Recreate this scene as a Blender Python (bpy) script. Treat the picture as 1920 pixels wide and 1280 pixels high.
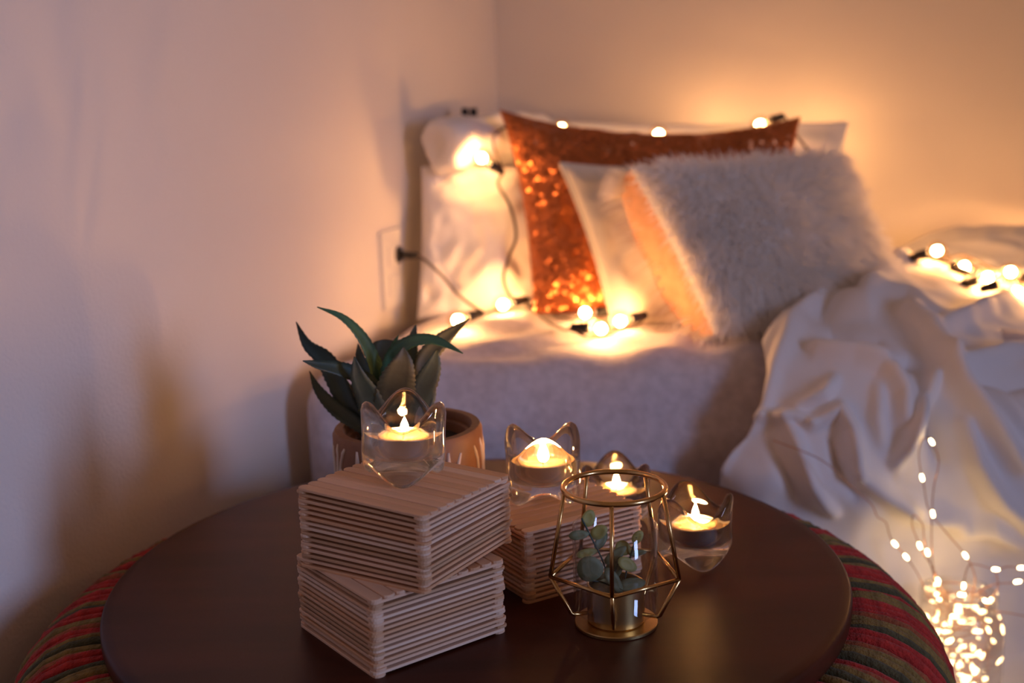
import bpy, math, random
import numpy as np
from mathutils import Vector, Matrix, noise

random.seed(7)
np.random.seed(7)
for o in list(bpy.data.objects):
    bpy.data.objects.remove(o, do_unlink=True)
scene = bpy.context.scene
col = scene.collection

# ------------------------------------------------------------------ camera
TT = 0.38                                   # table top height above the floor
FPX, PITCH, ROLL = 2236.7, 0.2034, -0.0324
CAM = np.array([0.0, 0.0, TT + 0.3912])
_c, _s = math.cos(PITCH), math.sin(PITCH)
FW = np.array([0, _c, -_s]); _up = np.array([0, _s, _c]); _rt = np.array([1.0, 0, 0])
RT = _rt * math.cos(ROLL) + _up * math.sin(ROLL)
UP = -_rt * math.sin(ROLL) + _up * math.cos(ROLL)
cam = bpy.data.cameras.new('camera')
cam.sensor_width = 36.0
cam.lens = FPX / 1920 * 36
cam.clip_start = 0.02
cam.dof.use_dof = True
cam.dof.focus_distance = 0.90
cam.dof.aperture_fstop = 4.4
camo = bpy.data.objects.new('camera', cam)
col.objects.link(camo)
m = Matrix.Identity(4)
for i in range(3):
    m[i][0], m[i][1], m[i][2], m[i][3] = RT[i], UP[i], -FW[i], CAM[i]
camo.matrix_world = m
scene.camera = camo

# ------------------------------------------------------------------ world, window light, exposure
w = bpy.data.worlds.new('warm_room_fill')
scene.world = w
w.use_nodes = True
bg = w.node_tree.nodes['Background']
bg.inputs[0].default_value = (1.0, 0.62, 0.45, 1)  # even warm fill standing in for the unbuilt rest of the room
bg.inputs[1].default_value = 0.15
wl = bpy.data.lights.new('window_daylight', 'AREA')
wl.shape = 'RECTANGLE'; wl.size = 0.45; wl.size_y = 0.8
wl.energy = 4.9
wl.spread = math.radians(70)          # beam narrowed to keep its blue off the bed
wl.color = (0.40, 0.55, 1.0)
wlo = bpy.data.objects.new('window_daylight', wl)
col.objects.link(wlo)
wlo.location = (2.12, -0.82, 1.0)
wlo.rotation_euler = (Vector((-0.55, 0.95, 0.42)) - Vector(wlo.location)).to_track_quat('-Z', 'Y').to_euler()
scene.view_settings.view_transform = 'Standard'
scene.view_settings.look = 'None'
scene.view_settings.gamma = 1.0
scene.view_settings.use_curve_mapping = False
scene.view_settings.exposure = 0.0
scene.cycles.use_denoising = True
scene.cycles.sample_clamp_indirect = 4.0
scene.cycles.max_bounces = 10
scene.cycles.transparent_max_bounces = 24
scene.cycles.transmission_bounces = 12

E_BULB, E_LED, E_FLAME = 225.0, 30.0, 1250.0

# ------------------------------------------------------------------ helpers
def P(u, v, y):
    """photo pixel -> point on the plane at depth y"""
    d = FW + RT * (u - 960) / FPX - UP * (v - 640) / FPX
    return Vector(CAM + d * (y / d[1]))
def Pz(u, v, z):
    d = FW + RT * (u - 960) / FPX - UP * (v - 640) / FPX
    return Vector(CAM + d * ((z - CAM[2]) / d[2]))
def to_px(p):
    d = np.asarray(p) - CAM
    z = d @ FW
    return 960 + FPX * (d @ RT) / z, 640 - FPX * (d @ UP) / z

MATS = {}
def mat(name, color=(.8, .8, .8), rough=.6, metal=0.0, var=0.0, vscale=40.0, bump=0.0, bscale=200.0, trans=0.0,
        spec=.5, emit=None, estr=0.0, sheen=0.0, stretch=(1, 1, 1), color2=None, coat=0.0, sss=0.0):
    if name in MATS:
        return MATS[name]
    M = bpy.data.materials.new(name)
    M.use_nodes = True
    nt = M.node_tree
    b = nt.nodes['Principled BSDF']
    b.inputs['Base Color'].default_value = (*color, 1)
    b.inputs['Roughness'].default_value = rough
    b.inputs['Metallic'].default_value = metal
    b.inputs['Specular IOR Level'].default_value = spec
    b.inputs['Transmission Weight'].default_value = trans
    b.inputs['Sheen Weight'].default_value = sheen
    b.inputs['Coat Weight'].default_value = coat
    if sss:
        b.inputs['Subsurface Weight'].default_value = sss
        b.inputs['Subsurface Radius'].default_value = (0.01, 0.006, 0.003)
    if emit:
        b.inputs['Emission Color'].default_value = (*emit, 1)
        b.inputs['Emission Strength'].default_value = estr
    if var or bump:
        tc = nt.nodes.new('ShaderNodeTexCoord')
        mp = nt.nodes.new('ShaderNodeMapping')
        mp.inputs['Scale'].default_value = stretch
        nt.links.new(tc.outputs['Object'], mp.inputs[0])
    if var:
        n = nt.nodes.new('ShaderNodeTexNoise')
        n.inputs['Scale'].default_value = vscale
        n.inputs['Detail'].default_value = 4
        nt.links.new(mp.outputs[0], n.inputs['Vector'])
        r = nt.nodes.new('ShaderNodeValToRGB')
        c2 = color2 or tuple(c * (1 - var) for c in color)
        r.color_ramp.elements[0].position = .35
        r.color_ramp.elements[1].position = .65
        r.color_ramp.elements[0].color = (*c2, 1)
        r.color_ramp.elements[1].color = (*color, 1)
        nt.links.new(n.outputs['Fac'], r.inputs[0])
        nt.links.new(r.outputs[0], b.inputs['Base Color'])
    if bump:
        n2 = nt.nodes.new('ShaderNodeTexNoise')
        n2.inputs['Scale'].default_value = bscale
        n2.inputs['Detail'].default_value = 3
        nt.links.new(mp.outputs[0], n2.inputs['Vector'])
        bp = nt.nodes.new('ShaderNodeBump')
        bp.inputs['Strength'].default_value = bump
        bp.inputs['Distance'].default_value = .002
        nt.links.new(n2.outputs['Fac'], bp.inputs['Height'])
        nt.links.new(bp.outputs[0], b.inputs['Normal'])
    MATS[name] = M
    return M

def emat(name, color, strength):
    M = bpy.data.materials.new(name); M.use_nodes = True
    nt = M.node_tree; nt.nodes.clear()
    e = nt.nodes.new('ShaderNodeEmission'); e.inputs[0].default_value = (*color, 1); e.inputs[1].default_value = strength
    o = nt.nodes.new('ShaderNodeOutputMaterial'); nt.links.new(e.outputs[0], o.inputs[0])
    MATS[name] = M
    return M

def glass(name, clear=.5, ior=1.5, tint=(1, 1, 1), thin=False):
    """clear glass: part of the light goes straight through, the rest is refracted (or, for thin glass, reflected)"""
    M = bpy.data.materials.new(name); M.use_nodes = True
    nt = M.node_tree; nt.nodes.clear()
    out = nt.nodes.new('ShaderNodeOutputMaterial')
    t = nt.nodes.new('ShaderNodeBsdfTransparent'); t.inputs[0].default_value = (*tint, 1)
    mx = nt.nodes.new('ShaderNodeMixShader')
    if thin:
        g = nt.nodes.new('ShaderNodeBsdfGlossy'); g.inputs['Roughness'].default_value = .03
        lw = nt.nodes.new('ShaderNodeLayerWeight'); lw.inputs[0].default_value = .5
        pw_ = nt.nodes.new('ShaderNodeMath'); pw_.operation = 'POWER'; pw_.inputs[1].default_value = 3.2
        f = nt.nodes.new('ShaderNodeMath'); f.operation = 'MULTIPLY_ADD'; f.inputs[1].default_value = .80; f.inputs[2].default_value = .05
        nt.links.new(lw.outputs['Facing'], pw_.inputs[0]); nt.links.new(pw_.outputs[0], f.inputs[0])
        nt.links.new(f.outputs[0], mx.inputs[0])
        nt.links.new(t.outputs[0], mx.inputs[1]); nt.links.new(g.outputs[0], mx.inputs[2])
    else:
        g = nt.nodes.new('ShaderNodeBsdfGlass'); g.inputs['IOR'].default_value = ior; g.inputs['Roughness'].default_value = .0
        g.inputs['Color'].default_value = (*tint, 1)
        mx.inputs[0].default_value = 1 - clear
        nt.links.new(t.outputs[0], mx.inputs[1]); nt.links.new(g.outputs[0], mx.inputs[2])
    nt.links.new(mx.outputs[0], out.inputs[0])
    MATS[name] = M
    return M

class MB:
    def __init__(s): s.v = []; s.f = []
    def add(s, vs, fs):
        k = len(s.v); s.v += [tuple(x) for x in vs]; s.f += [tuple(i + k for i in f) for f in fs]; return s
    def box(s, a, b):
        (x0, y0, z0), (x1, y1, z1) = a, b
        return s.add([(x0,y0,z0),(x1,y0,z0),(x1,y1,z0),(x0,y1,z0),(x0,y0,z1),(x1,y0,z1),(x1,y1,z1),(x0,y1,z1)],
                     [(3,2,1,0),(4,5,6,7),(0,1,5,4),(1,2,6,5),(2,3,7,6),(3,0,4,7)])
    def tube(s, pts, r, n=8, cap=True, closed=False):
        pts = [Vector(p) for p in pts]; N = len(pts)
        rr = r if hasattr(r, '__len__') else [r] * N
        vs, fs = [], []
        nrm = None
        for i, p in enumerate(pts):
            if closed: t = pts[(i + 1) % N] - pts[i - 1]
            else: t = pts[min(i + 1, N - 1)] - pts[max(i - 1, 0)]
            t.normalize()
            if nrm is None:
                a = Vector((0, 0, 1)) if abs(t.z) < .9 else Vector((1, 0, 0))
                nrm = t.cross(a).normalized()
            else:
                nrm = (nrm - t * nrm.dot(t)).normalized()
            b = t.cross(nrm)
            for k in range(n):
                an = 2 * math.pi * k / n
                vs.append(p + (nrm * math.cos(an) + b * math.sin(an)) * rr[i])
        M = N if closed else N - 1
        for i in range(M):
            j = (i + 1) % N
            for k in range(n):
                k2 = (k + 1) % n
                fs.append((i * n + k, i * n + k2, j * n + k2, j * n + k))
        if cap and not closed:
            fs.append(tuple(range(n - 1, -1, -1))); fs.append(tuple((N - 1) * n + k for k in range(n)))
        return s.add(vs, fs)
    def lathe(s, prof, n=48, c=(0, 0, 0), closed=False):
        vs, fs = [], []
        for (r, z) in prof:
            for k in range(n):
                a = 2 * math.pi * k / n
                vs.append((c[0] + r * math.cos(a), c[1] + r * math.sin(a), c[2] + z))
        m_ = len(prof)
        for i in range(m_ if closed else m_ - 1):
            j = (i + 1) % m_
            for k in range(n):
                k2 = (k + 1) % n
                fs.append((i * n + k, i * n + k2, j * n + k2, j * n + k))
        if not closed:
            if prof[0][0] > 0: fs.append(tuple(range(n - 1, -1, -1)))
            if prof[-1][0] > 0: fs.append(tuple((m_ - 1) * n + k for k in range(n)))
        return s.add(vs, fs)
    def mesh(s, name, smooth=True):
        me = bpy.data.meshes.new(name)
        me.from_pydata(s.v, [], s.f)
        if smooth: me.polygons.foreach_set('use_smooth', [True] * len(me.polygons))
        me.update()
        return me
    def build(s, name, material, parent=None, smooth=True, loc=None):
        return obj(name, s.mesh(name, smooth), material, parent, loc)

def obj(name, me, material=None, parent=None, loc=None):
    o = bpy.data.objects.new(name, me)
    col.objects.link(o)
    if material and me and not me.materials: me.materials.append(material)
    if parent: o.parent = parent
    if loc is not None: o.location = loc
    return o
def tag(o, label, cat, group=None, kind=None):
    o['label'] = label; o['category'] = cat
    if group: o['group'] = group
    if kind: o['kind'] = kind
    return o
def thing(name, label, cat, loc=(0, 0, 0), rz=0.0, group=None):
    o = bpy.data.objects.new(name, None); col.objects.link(o)
    o.location = loc; o.rotation_euler = (0, 0, rz); o.empty_display_size = .02
    return tag(o, label, cat, group)
def struct(o, label=None):
    o['kind'] = 'structure'
    if label: o['label'] = label
    return o
def auto_smooth(o, ang=40):
    me = o.data
    try:
        me.set_sharp_from_angle(angle=math.radians(ang))
    except Exception:
        pass
    return o
def spline(pts, n=8):
    pts = [np.array(p, float) for p in pts]
    out = []
    for i in range(len(pts) - 1):
        p0 = pts[i - 1] if i > 0 else 2 * pts[0] - pts[1]
        p1, p2 = pts[i], pts[i + 1]
        p3 = pts[i + 2] if i + 2 < len(pts) else 2 * pts[-1] - pts[-2]
        for k in range(n):
            t = k / n
            out.append(.5 * ((2 * p1) + (-p0 + p2) * t + (2 * p0 - 5 * p1 + 4 * p2 - p3) * t * t + (-p0 + 3 * p1 - 3 * p2 + p3) * t ** 3))
    out.append(pts[-1])
    return [Vector(p) for p in out]
def crom(arr, n, axis):
    """Catmull-Rom resampling of a control net along one axis"""
    arr = np.moveaxis(arr, axis, 0); N = len(arr)
    out = []
    for q in np.linspace(0, N - 1, n):
        i = min(int(q), N - 2); t = q - i
        p1, p2 = arr[i], arr[i + 1]
        p0 = arr[i - 1] if i > 0 else 2 * p1 - p2
        p3 = arr[i + 2] if i + 2 < N else 2 * p2 - p1
        out.append(.5 * ((2 * p1) + (-p0 + p2) * t + (2 * p0 - 5 * p1 + 4 * p2 - p3) * t * t + (-p0 + 3 * p1 - 3 * p2 + p3) * t ** 3))
    return np.moveaxis(np.array(out), 0, axis)
def grid_mesh(name, G):
    """G: (n, m, 3) array of points"""
    n, m_ = G.shape[:2]
    idx = np.arange(n * m_).reshape(n, m_)
    f = np.stack([idx[:-1, :-1], idx[:-1, 1:], idx[1:, 1:], idx[1:, :-1]], -1).reshape(-1, 4)
    me = bpy.data.meshes.new(name)
    me.from_pydata(G.reshape(-1, 3).tolist(), [], f.tolist())
    me.polygons.foreach_set('use_smooth', [True] * len(me.polygons))
    me.update()
    return me

# ------------------------------------------------------------------ materials
WALLP = mat('wall_paint', (.80, .74, .69), .55, var=.03, vscale=3, bump=.35, bscale=260, spec=.4)
FLOORM = mat('floor_boards', (.42, .30, .20), .5, var=.3, vscale=6, stretch=(1, 12, 1))
TABLEM = mat('dark_stained_wood', (.078, .018, .008), .37, var=.30, vscale=6, stretch=(1, 5, 1), bump=.12, bscale=900, color2=(.050, .012, .005), spec=.16)
SHEET = mat('lavender_sheet', (.68, .60, .63), .85, var=.16, vscale=75, bump=.6, bscale=120, sheen=.2)
BLANK = mat('white_cotton', (.82, .77, .76), .8, bump=.15, bscale=500, sheen=.2)
PILW = mat('white_pillowcase', (.86, .82, .80), .8, bump=.2, bscale=260, sheen=.1)
PILC = mat('cream_pillowcase', (.86, .78, .68), .8, bump=.2, bscale=260, sheen=.1)
PINK = mat('peach_fabric', (.80, .42, .24), .8, var=.2, vscale=60, sheen=.2)
FURM = mat('white_fur', (.95, .90, .86), .75, sheen=.4)
FURB = mat('fur_backing', (.92, .86, .82), .9)
STICK = [mat('craft_stick_wood_%d' % i, c, .62, var=.14, vscale=60, stretch=(.12, 1, 1), bump=.1, bscale=500)
         for i, c in enumerate([(.70, .41, .25), (.76, .47, .31), (.56, .32, .18), (.80, .55, .40), (.68, .36, .19)])]
GOLD = mat('brass_wire', (.66, .40, .16), .22, 1.0)
GOLDB = mat('brushed_brass', (.62, .42, .18), .30, 1.0, bump=.08, bscale=300, stretch=(1, 1, 30))
ALU = mat('aluminium', (.72, .72, .76), .32, 1.0, bump=.08, bscale=120)
WAX = mat('tealight_wax', (.74, .47, .28), .45, sss=.5)
WICK = mat('wick', (.03, .02, .02), .9)
BLACK = mat('black_plastic', (.012, .010, .010), .45)
CORD = mat('brown_cord', (.055, .032, .022), .6)
COPPER = mat('copper_wire', (.60, .28, .14), .3, 1.0)
CLAY = mat('pot_clay', (.30, .125, .055), .6, var=.45, vscale=14, bump=.3, bscale=160)
GLAZE = mat('pale_glaze', (.66, .52, .42), .45)
SOIL = mat('potting_soil', (.030, .018, .012), .95, var=.4, vscale=150, bump=1.0, bscale=300)
YARN = [mat('yarn_' + n_, c, .95, var=.35, vscale=130, bump=.9, bscale=420, sheen=.08) for n_, c in
        (('red', (.50, .026, .016)), ('olive', (.27, .16, .035)), ('green', (.090, .074, .026)), ('rust', (.38, .085, .025)), ('grey', (.42, .30, .26)))]
PLATE = mat('outlet_plastic', (.82, .78, .72), .4)
HOLDERG = glass('holder_glass', .28, 1.48, (.985, .98, .96))
THING = glass('thin_glass', thin=True, ior=1.45)
JARG = glass('jar_glass', .55, 1.46, (.99, .985, .97))
BULBG = glass('bulb_glass', thin=True, ior=1.35, tint=(1, .93, .84))
FIL = emat('bulb_glow', (1.0, .50, .18), E_BULB)
LED = emat('led_glow', (1.0, .66, .30), E_LED)
FLAME = emat('flame', (1.0, .46, .13), E_FLAME)
LEAFE = []
for nm, c1, c2 in (('leaf_green', (.065, .160, .080), (.040, .090, .050)), ('leaf_dark', (.040, .066, .052), (.026, .040, .034)), ('leaf_olive', (.085, .085, .050), (.045, .045, .030))):
    LEAFE.append(mat(nm, c1, .5, var=.3, vscale=30, color2=c2, bump=.15, bscale=200))
EUC = mat('eucalyptus_green', (.17, .19, .10), .6, var=.3, vscale=50)
EUCY = mat('eucalyptus_yellow', (.36, .32, .09), .6, var=.3, vscale=60)

nt = FURM.node_tree; nt.nodes.clear()
_o = nt.nodes.new('ShaderNodeOutputMaterial'); _m = nt.nodes.new('ShaderNodeMixShader'); _m.inputs[0].default_value = .5
_d = nt.nodes.new('ShaderNodeBsdfDiffuse'); _t = nt.nodes.new('ShaderNodeBsdfTranslucent')
for _n in (_d, _t): _n.inputs[0].default_value = (.95, .91, .87, 1)
nt.links.new(_d.outputs[0], _m.inputs[1]); nt.links.new(_t.outputs[0], _m.inputs[2]); nt.links.new(_m.outputs[0], _o.inputs[0])

SEQ = bpy.data.materials.new('copper_sequins'); SEQ.use_nodes = True
nt = SEQ.node_tree; b = nt.nodes['Principled BSDF']
b.inputs['Base Color'].default_value = (.52, .15, .045, 1); b.inputs['Metallic'].default_value = .75; b.inputs['Roughness'].default_value = .30
tc = nt.nodes.new('ShaderNodeTexCoord'); vo = nt.nodes.new('ShaderNodeTexVoronoi'); vo.inputs['Scale'].default_value = 190
nt.links.new(tc.outputs['Object'], vo.inputs['Vector'])
sb = nt.nodes.new('ShaderNodeVectorMath'); sb.operation = 'SUBTRACT'; sb.inputs[1].default_value = (.5, .5, .5)
nt.links.new(vo.outputs['Color'], sb.inputs[0])
sc_ = nt.nodes.new('ShaderNodeVectorMath'); sc_.operation = 'SCALE'; sc_.inputs['Scale'].default_value = .9
nt.links.new(sb.outputs[0], sc_.inputs[0])
ge = nt.nodes.new('ShaderNodeNewGeometry'); ad = nt.nodes.new('ShaderNodeVectorMath'); ad.operation = 'ADD'
nt.links.new(sc_.outputs[0], ad.inputs[0]); nt.links.new(ge.outputs['Normal'], ad.inputs[1])
no = nt.nodes.new('ShaderNodeVectorMath'); no.operation = 'NORMALIZE'
nt.links.new(ad.outputs[0], no.inputs[0]); nt.links.new(no.outputs[0], b.inputs['Normal'])

# ------------------------------------------------------------------ room shell
WT = 0.325                                           # the left wall's run in plan (dx per dy)
CX, CY = -0.013, 2.30                                # the corner of the room
wl_ = Vector((WT, 1, 0)).normalized(); wb_ = Vector((1, -WT, 0)).normalized()
def wall_x(y): return CX - WT * (CY - y)
H = 2.4
def slab(name, a, b_, nrm, th, z0, z1, material):
    vs = []
    for z in (z0, z1):
        vs += [(a.x, a.y, z), (b_.x, b_.y, z), (b_.x + nrm.x * th, b_.y + nrm.y * th, z), (a.x + nrm.x * th, a.y + nrm.y * th, z)]
    return MB().add(vs, [(3,2,1,0),(4,5,6,7),(0,1,5,4),(1,2,6,5),(2,3,7,6),(3,0,4,7)]).build(name, material, smooth=False)
C0 = Vector((CX, CY, 0))
struct(slab('wall_left', C0 - wl_ * 3.2, C0, -wb_, .1, 0, H, WALLP), 'cream painted wall beside the table')
struct(slab('wall_back', C0 - wb_ * .1, C0 + wb_ * 3.4, wl_, .1, 0, H, WALLP), 'cream painted wall behind the pillows')
struct(MB().box((-2.2, -1.2, -.05), (3.6, 3.2, 0)).build('floor', FLOORM, smooth=False), 'brown floor under the table')

# ------------------------------------------------------------------ bed
BT = TT + .07                                        # top of the mattress
def rounded_block(fr, bk, z0, z1, r, na, nb, nc, dz=None):
    """block between a front edge fr(a) and a back edge bk(a), with rounded edges; one closed grid shell"""
    def pt(a, b_, c):
        # a,b_,c in 0..1 ; approximate local size for rounding
        A = np.array(fr(a)); B = np.array(bk(a))
        ln = np.linalg.norm(B - A); wd = abs(fr(1)[0] - fr(0)[0])
        q = np.array([a * wd, b_ * ln, c * (z1 - z0)])
        lim = np.array([wd, ln, z1 - z0])
        inner = np.minimum(np.maximum(q, r), lim - r)
        d = q - inner; n_ = np.linalg.norm(d)
        if n_ > 1e-9:
            q = inner + d / n_ * min(r, np.abs(d).max())
        a2, b2 = q[0] / wd, q[1] / ln
        A = np.array(fr(a2)); B = np.array(bk(a2))
        xy = A + (B - A) * b2
        return Vector((xy[0], xy[1], z0 + q[2]))
    mb = MB(); key = {}
    def vid(a, b_, c):
        k = (round(a, 5), round(b_, 5), round(c, 5))
        if k not in key:
            key[k] = len(mb.v); mb.v.append(tuple(pt(a, b_, c)))
        return key[k]
    A, B, C = np.linspace(0, 1, na), np.linspace(0, 1, nb), np.linspace(0, 1, nc)
    for c in (0, 1):
        for i in range(na - 1):
            for j in range(nb - 1):
                q = [vid(A[i], B[j], c), vid(A[i+1], B[j], c), vid(A[i+1], B[j+1], c), vid(A[i], B[j+1], c)]
                mb.f.append(tuple(q if c else q[::-1]))
    for b_ in (0, 1):
        for i in range(na - 1):
            for j in range(nc - 1):
                q = [vid(A[i], b_, C[j]), vid(A[i+1], b_, C[j]), vid(A[i+1], b_, C[j+1]), vid(A[i], b_, C[j+1])]
                mb.f.append(tuple(q[::-1] if b_ else q))
    for a in (0, 1):
        for i in range(nb - 1):
            for j in range(nc - 1):
                q = [vid(a, B[i], C[j]), vid(a, B[i+1], C[j]), vid(a, B[i+1], C[j+1]), vid(a, B[i], C[j+1])]
                mb.f.append(tuple(q if a else q[::-1]))
    return mb
bed = thing('bed', 'bed with a lavender grey patterned sheet pushed into the room corner', 'bed', (0.6, 1.8, 0))
fr = lambda a: (-.272 + 1.95 * a, 1.405 + .055 * min(a * 3, 1) - .16 * max(a - .4, 0))
bk = lambda a: (wall_x(2.2) + .055 + 1.65 * a, 2.20 - .03 - WT * (1.65 * a))
mbm = rounded_block(fr, bk, .19, BT, .055, 150, 60, 20)
vv = []
for (x, y, z) in mbm.v:
    f = 1.0 if z > .25 else .3
    fx = min(1, max(0, (x + .30) / .15))
    n1 = noise.noise(Vector((x * 5 + y * 2, y * 9, 1.3))) * .010
    # wrinkles fanning out from the pillows to the front left corner
    ang = math.atan2(y - 2.15, x - .5)
    n2 = math.sin(ang * 46 + noise.noise(Vector((x * 4, y * 4, 0))) * 3) * .0032 * (1 if z > BT - .06 else .35)
    n3 = noise.noise(Vector((x * 16, y * 26, z * 20))) * .0042
    if z > BT - .07:
        z += (n1 + n2 + n3) * fx
    if y < 1.5:
        y += (noise.noise(Vector((x * 7, z * 16, 7))) * .012 + n3 * 1.5 - .012 * math.sin((z - .19) / (BT - .19) * math.pi)) * f * fx
    vv.append((x, y, z))
mbm.v = vv
mo = mbm.build('mattress', SHEET, bed, loc=(-.6, -1.8, 0))
mb = MB()
mb.add([(fr(0)[0] + .03, 1.47, 0.0), (1.5, 1.45, 0.0), (1.45, 1.74, 0.0), (-.04, 2.16, 0.0), (fr(0)[0] + .03, 1.47, .20), (1.5, 1.45, .20), (1.45, 1.74, .20), (-.04, 2.16, .20)],
       [(3,2,1,0),(4,5,6,7),(0,1,5,4),(1,2,6,5),(2,3,7,6),(3,0,4,7)])
mb.build('bed_base', mat('bed_base_wood', (.10, .05, .03), .6, var=.2), bed, smooth=False, loc=(-.6, -1.8, 0))

# ------------------------------------------------------------------ pillows
def pillow(name, label, cor, tf, tb, pinch, ex, material, mat_back=None, seed=0, wr=.004, n=60, cat='pillow', seam=None, top=None):
    """cor: TL, TR, BR, BL corner points; tf/tb: bulge to front and back"""
    TL, TR, BR, BL = [np.array(c, float) for c in cor]
    ctr = (TL + TR + BR + BL) / 4
    nv = np.cross(TR - BL, TL - BR); nv /= np.linalg.norm(nv)
    if nv @ (CAM - ctr) < 0: nv = -nv
    t = np.sin(np.linspace(-1, 1, n) * math.pi / 2)
    G = {}
    for side, T in ((1, tf), (-1, tb)):
        pts = np.zeros((n, n, 3))
        for i, bb in enumerate(t):
            for j, aa in enumerate(t):
                a_ = aa * (1 - pinch * (1 - bb * bb) * abs(aa) ** 2)
                b_ = bb * (1 - (top if bb < 0 and top else pinch) * (1 - aa * aa) * abs(bb) ** 2)
                U_, V_ = (a_ + 1) / 2, (b_ + 1) / 2
                p = (TL * (1 - U_) + TR * U_) * (1 - V_) + (BL * (1 - U_) + BR * U_) * V_
                th = T * (max(0, (1 - aa * aa) * (1 - bb * bb))) ** ex
                w_ = wr * noise.noise(Vector((aa * 2.2 + seed, bb * 2.2, side * 3.0 + seed))) * 2.2 + wr * noise.noise(Vector((aa * 7 + seed, bb * 5, side * 3.0)))
                edge = min(1, (1 - max(abs(aa), abs(bb))) * 8)
                p = p + nv * side * (th + w_ * edge)
                pts[i, j] = p
        G[side] = pts
    root = thing(name, label, cat, tuple((BL + BR) / 2))
    loc = Vector(-((BL + BR) / 2))
    idx = np.arange(n * n).reshape(n, n)
    mbp = MB()
    V = list(map(tuple, G[1].reshape(-1, 3)))
    back = {}
    for i in range(n):
        for j in range(n):
            if i in (0, n - 1) or j in (0, n - 1): back[i, j] = int(idx[i, j])
            else:
                back[i, j] = len(V); V.append(tuple(G[-1][i, j]))
    F = []; mi = []
    for i in range(n - 1):
        for j in range(n - 1):
            F.append((int(idx[i, j]), int(idx[i + 1, j]), int(idx[i + 1, j + 1]), int(idx[i, j + 1]))); mi.append(0)
    for i in range(n - 1):
        for j in range(n - 1):
            F.append((back[i, j], back[i, j + 1], back[i + 1, j + 1], back[i + 1, j])); mi.append(1)
    me = bpy.data.meshes.new('cover')
    me.from_pydata(V, [], F)
    me.polygons.foreach_set('use_smooth', [True] * len(F))
    me.materials.append(material); me.materials.append(mat_back or material)
    me.polygons.foreach_set('material_index', mi)
    me.update()
    o = obj('cover', me, None, root, loc)
    if seam:
        ring = [G[1][0, j] for j in range(n)] + [G[1][i, n - 1] for i in range(1, n)] + [G[1][n - 1, j] for j in range(n - 2, -1, -1)] + [G[1][i, 0] for i in range(n - 2, 0, -1)]
        MB().tube(ring, .0035, 6, closed=True).build('piping', seam, root, loc=loc)
    return root, G, nv, loc

ptop = lambda u, v, y: P(u, v, y)
# white bed pillow standing in the corner
pw, _, _, _ = pillow('bed_pillow', 'plain white bed pillow standing upright in the room corner', (P(790, 312, 1.85), P(1120, 310, 1.92), P(1100, 575, 1.80), P(782, 600, 1.775)), .040, .04, .03, .38, PILW, seed=1, wr=.008)
# its folded-over top
G = []
for k in range(40):
    s_ = k / 39
    c0 = np.array(P(822, 270, 1.80)) * (1 - s_) + np.array(P(1010, 264, 2.06)) * s_
    ring = []
    for q in range(28):
        an = 2 * math.pi * q / 28
        rr = .042 * (1 + .10 * math.sin(3 * an + 4 * s_) + .18 * noise.noise(Vector((math.cos(an) * 2, math.sin(an) * 2, s_ * 6))))
        rr *= (.72 if k == 0 else .93 if k == 1 else 1)
        ring.append(c0 + np.array([.75 * math.cos(an), -.6 * math.cos(an), 0]) * rr + np.array([0, 0, math.sin(an)]) * rr)
    G.append(ring)
mbr = MB(); G = np.array(G); n0, n1 = G.shape[:2]
mbr.add([tuple(p) for p in G.reshape(-1, 3)] + [tuple(G[0].mean(0) + np.array([.012, .018, 0])), tuple(G[-1].mean(0))],
        [(i * n1 + k, i * n1 + (k + 1) % n1, (i + 1) * n1 + (k + 1) % n1, (i + 1) * n1 + k) for i in range(n0 - 1) for k in range(n1)]
        + [(n0 * n1, (k + 1) % n1, k) for k in range(n1)] + [(n0 * n1 + 1, (n0 - 1) * n1 + k, (n0 - 1) * n1 + (k + 1) % n1) for k in range(n1)])
mbr.build('folded_top', PILW, pw, loc=-Vector(pw.location))
# second white pillow, behind the sequin one
pillow('bed_pillow', 'white bed pillow mostly hidden behind the copper sequin pillow', (P(1010, 226, 2.03), P(1592, 228, 1.97), P(1572, 560, 1.84), P(1040, 560, 1.84)), .045, .04, .06, .45, PILW, seed=4, wr=.007)
# copper sequin pillow
pillow('sequin_pillow', 'copper sequin throw pillow with pinched corners', (P(936, 205, 1.87), P(1502, 218, 1.86), P(1470, 610, 1.68), P(1000, 588, 1.70)), .050, .045, .06, .42, SEQ, seed=2, wr=.005, top=.27)
# cream pillow behind the fur one
pillow('cream_pillow', 'cream pillow with piped edge squeezed behind the white fur pillow', (P(1052, 308, 1.745), P(1420, 318, 1.77), P(1480, 600, 1.63), P(1150, 606, 1.61)), .045, .045, .05, .42, PILC, seed=3, seam=PILC)
# white fur pillow
fp, FG, FN, floc = pillow('fur_pillow', 'fluffy white fur throw pillow with peach side in front of the others', (P(1182, 318, 1.59), P(1565, 298, 1.73), P(1678, 575, 1.66), P(1338, 626, 1.51)), .030, .130, .03, .22, FURB, PINK, seed=5, wr=.006)
fb = MB()
TLRB = None
n = FG[1].shape[0]
rng = random.Random(3)
def surf(side, i, j):
    G_ = FG[side]
    i0, j0 = min(int(i), n - 2), min(int(j), n - 2); di, dj = i - i0, j - j0
    p = G_[i0, j0] * (1 - di) * (1 - dj) + G_[i0 + 1, j0] * di * (1 - dj) + G_[i0, j0 + 1] * (1 - di) * dj + G_[i0 + 1, j0 + 1] * di * dj
    du = G_[i0, j0 + 1] - G_[i0, j0]; dv = G_[i0 + 1, j0] - G_[i0, j0]
    nn = np.cross(dv, du) * side
    l = np.linalg.norm(nn)
    nn = nn / l if l > 1e-12 else FN * side
    return p, nn
V_, F_ = [], []
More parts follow.
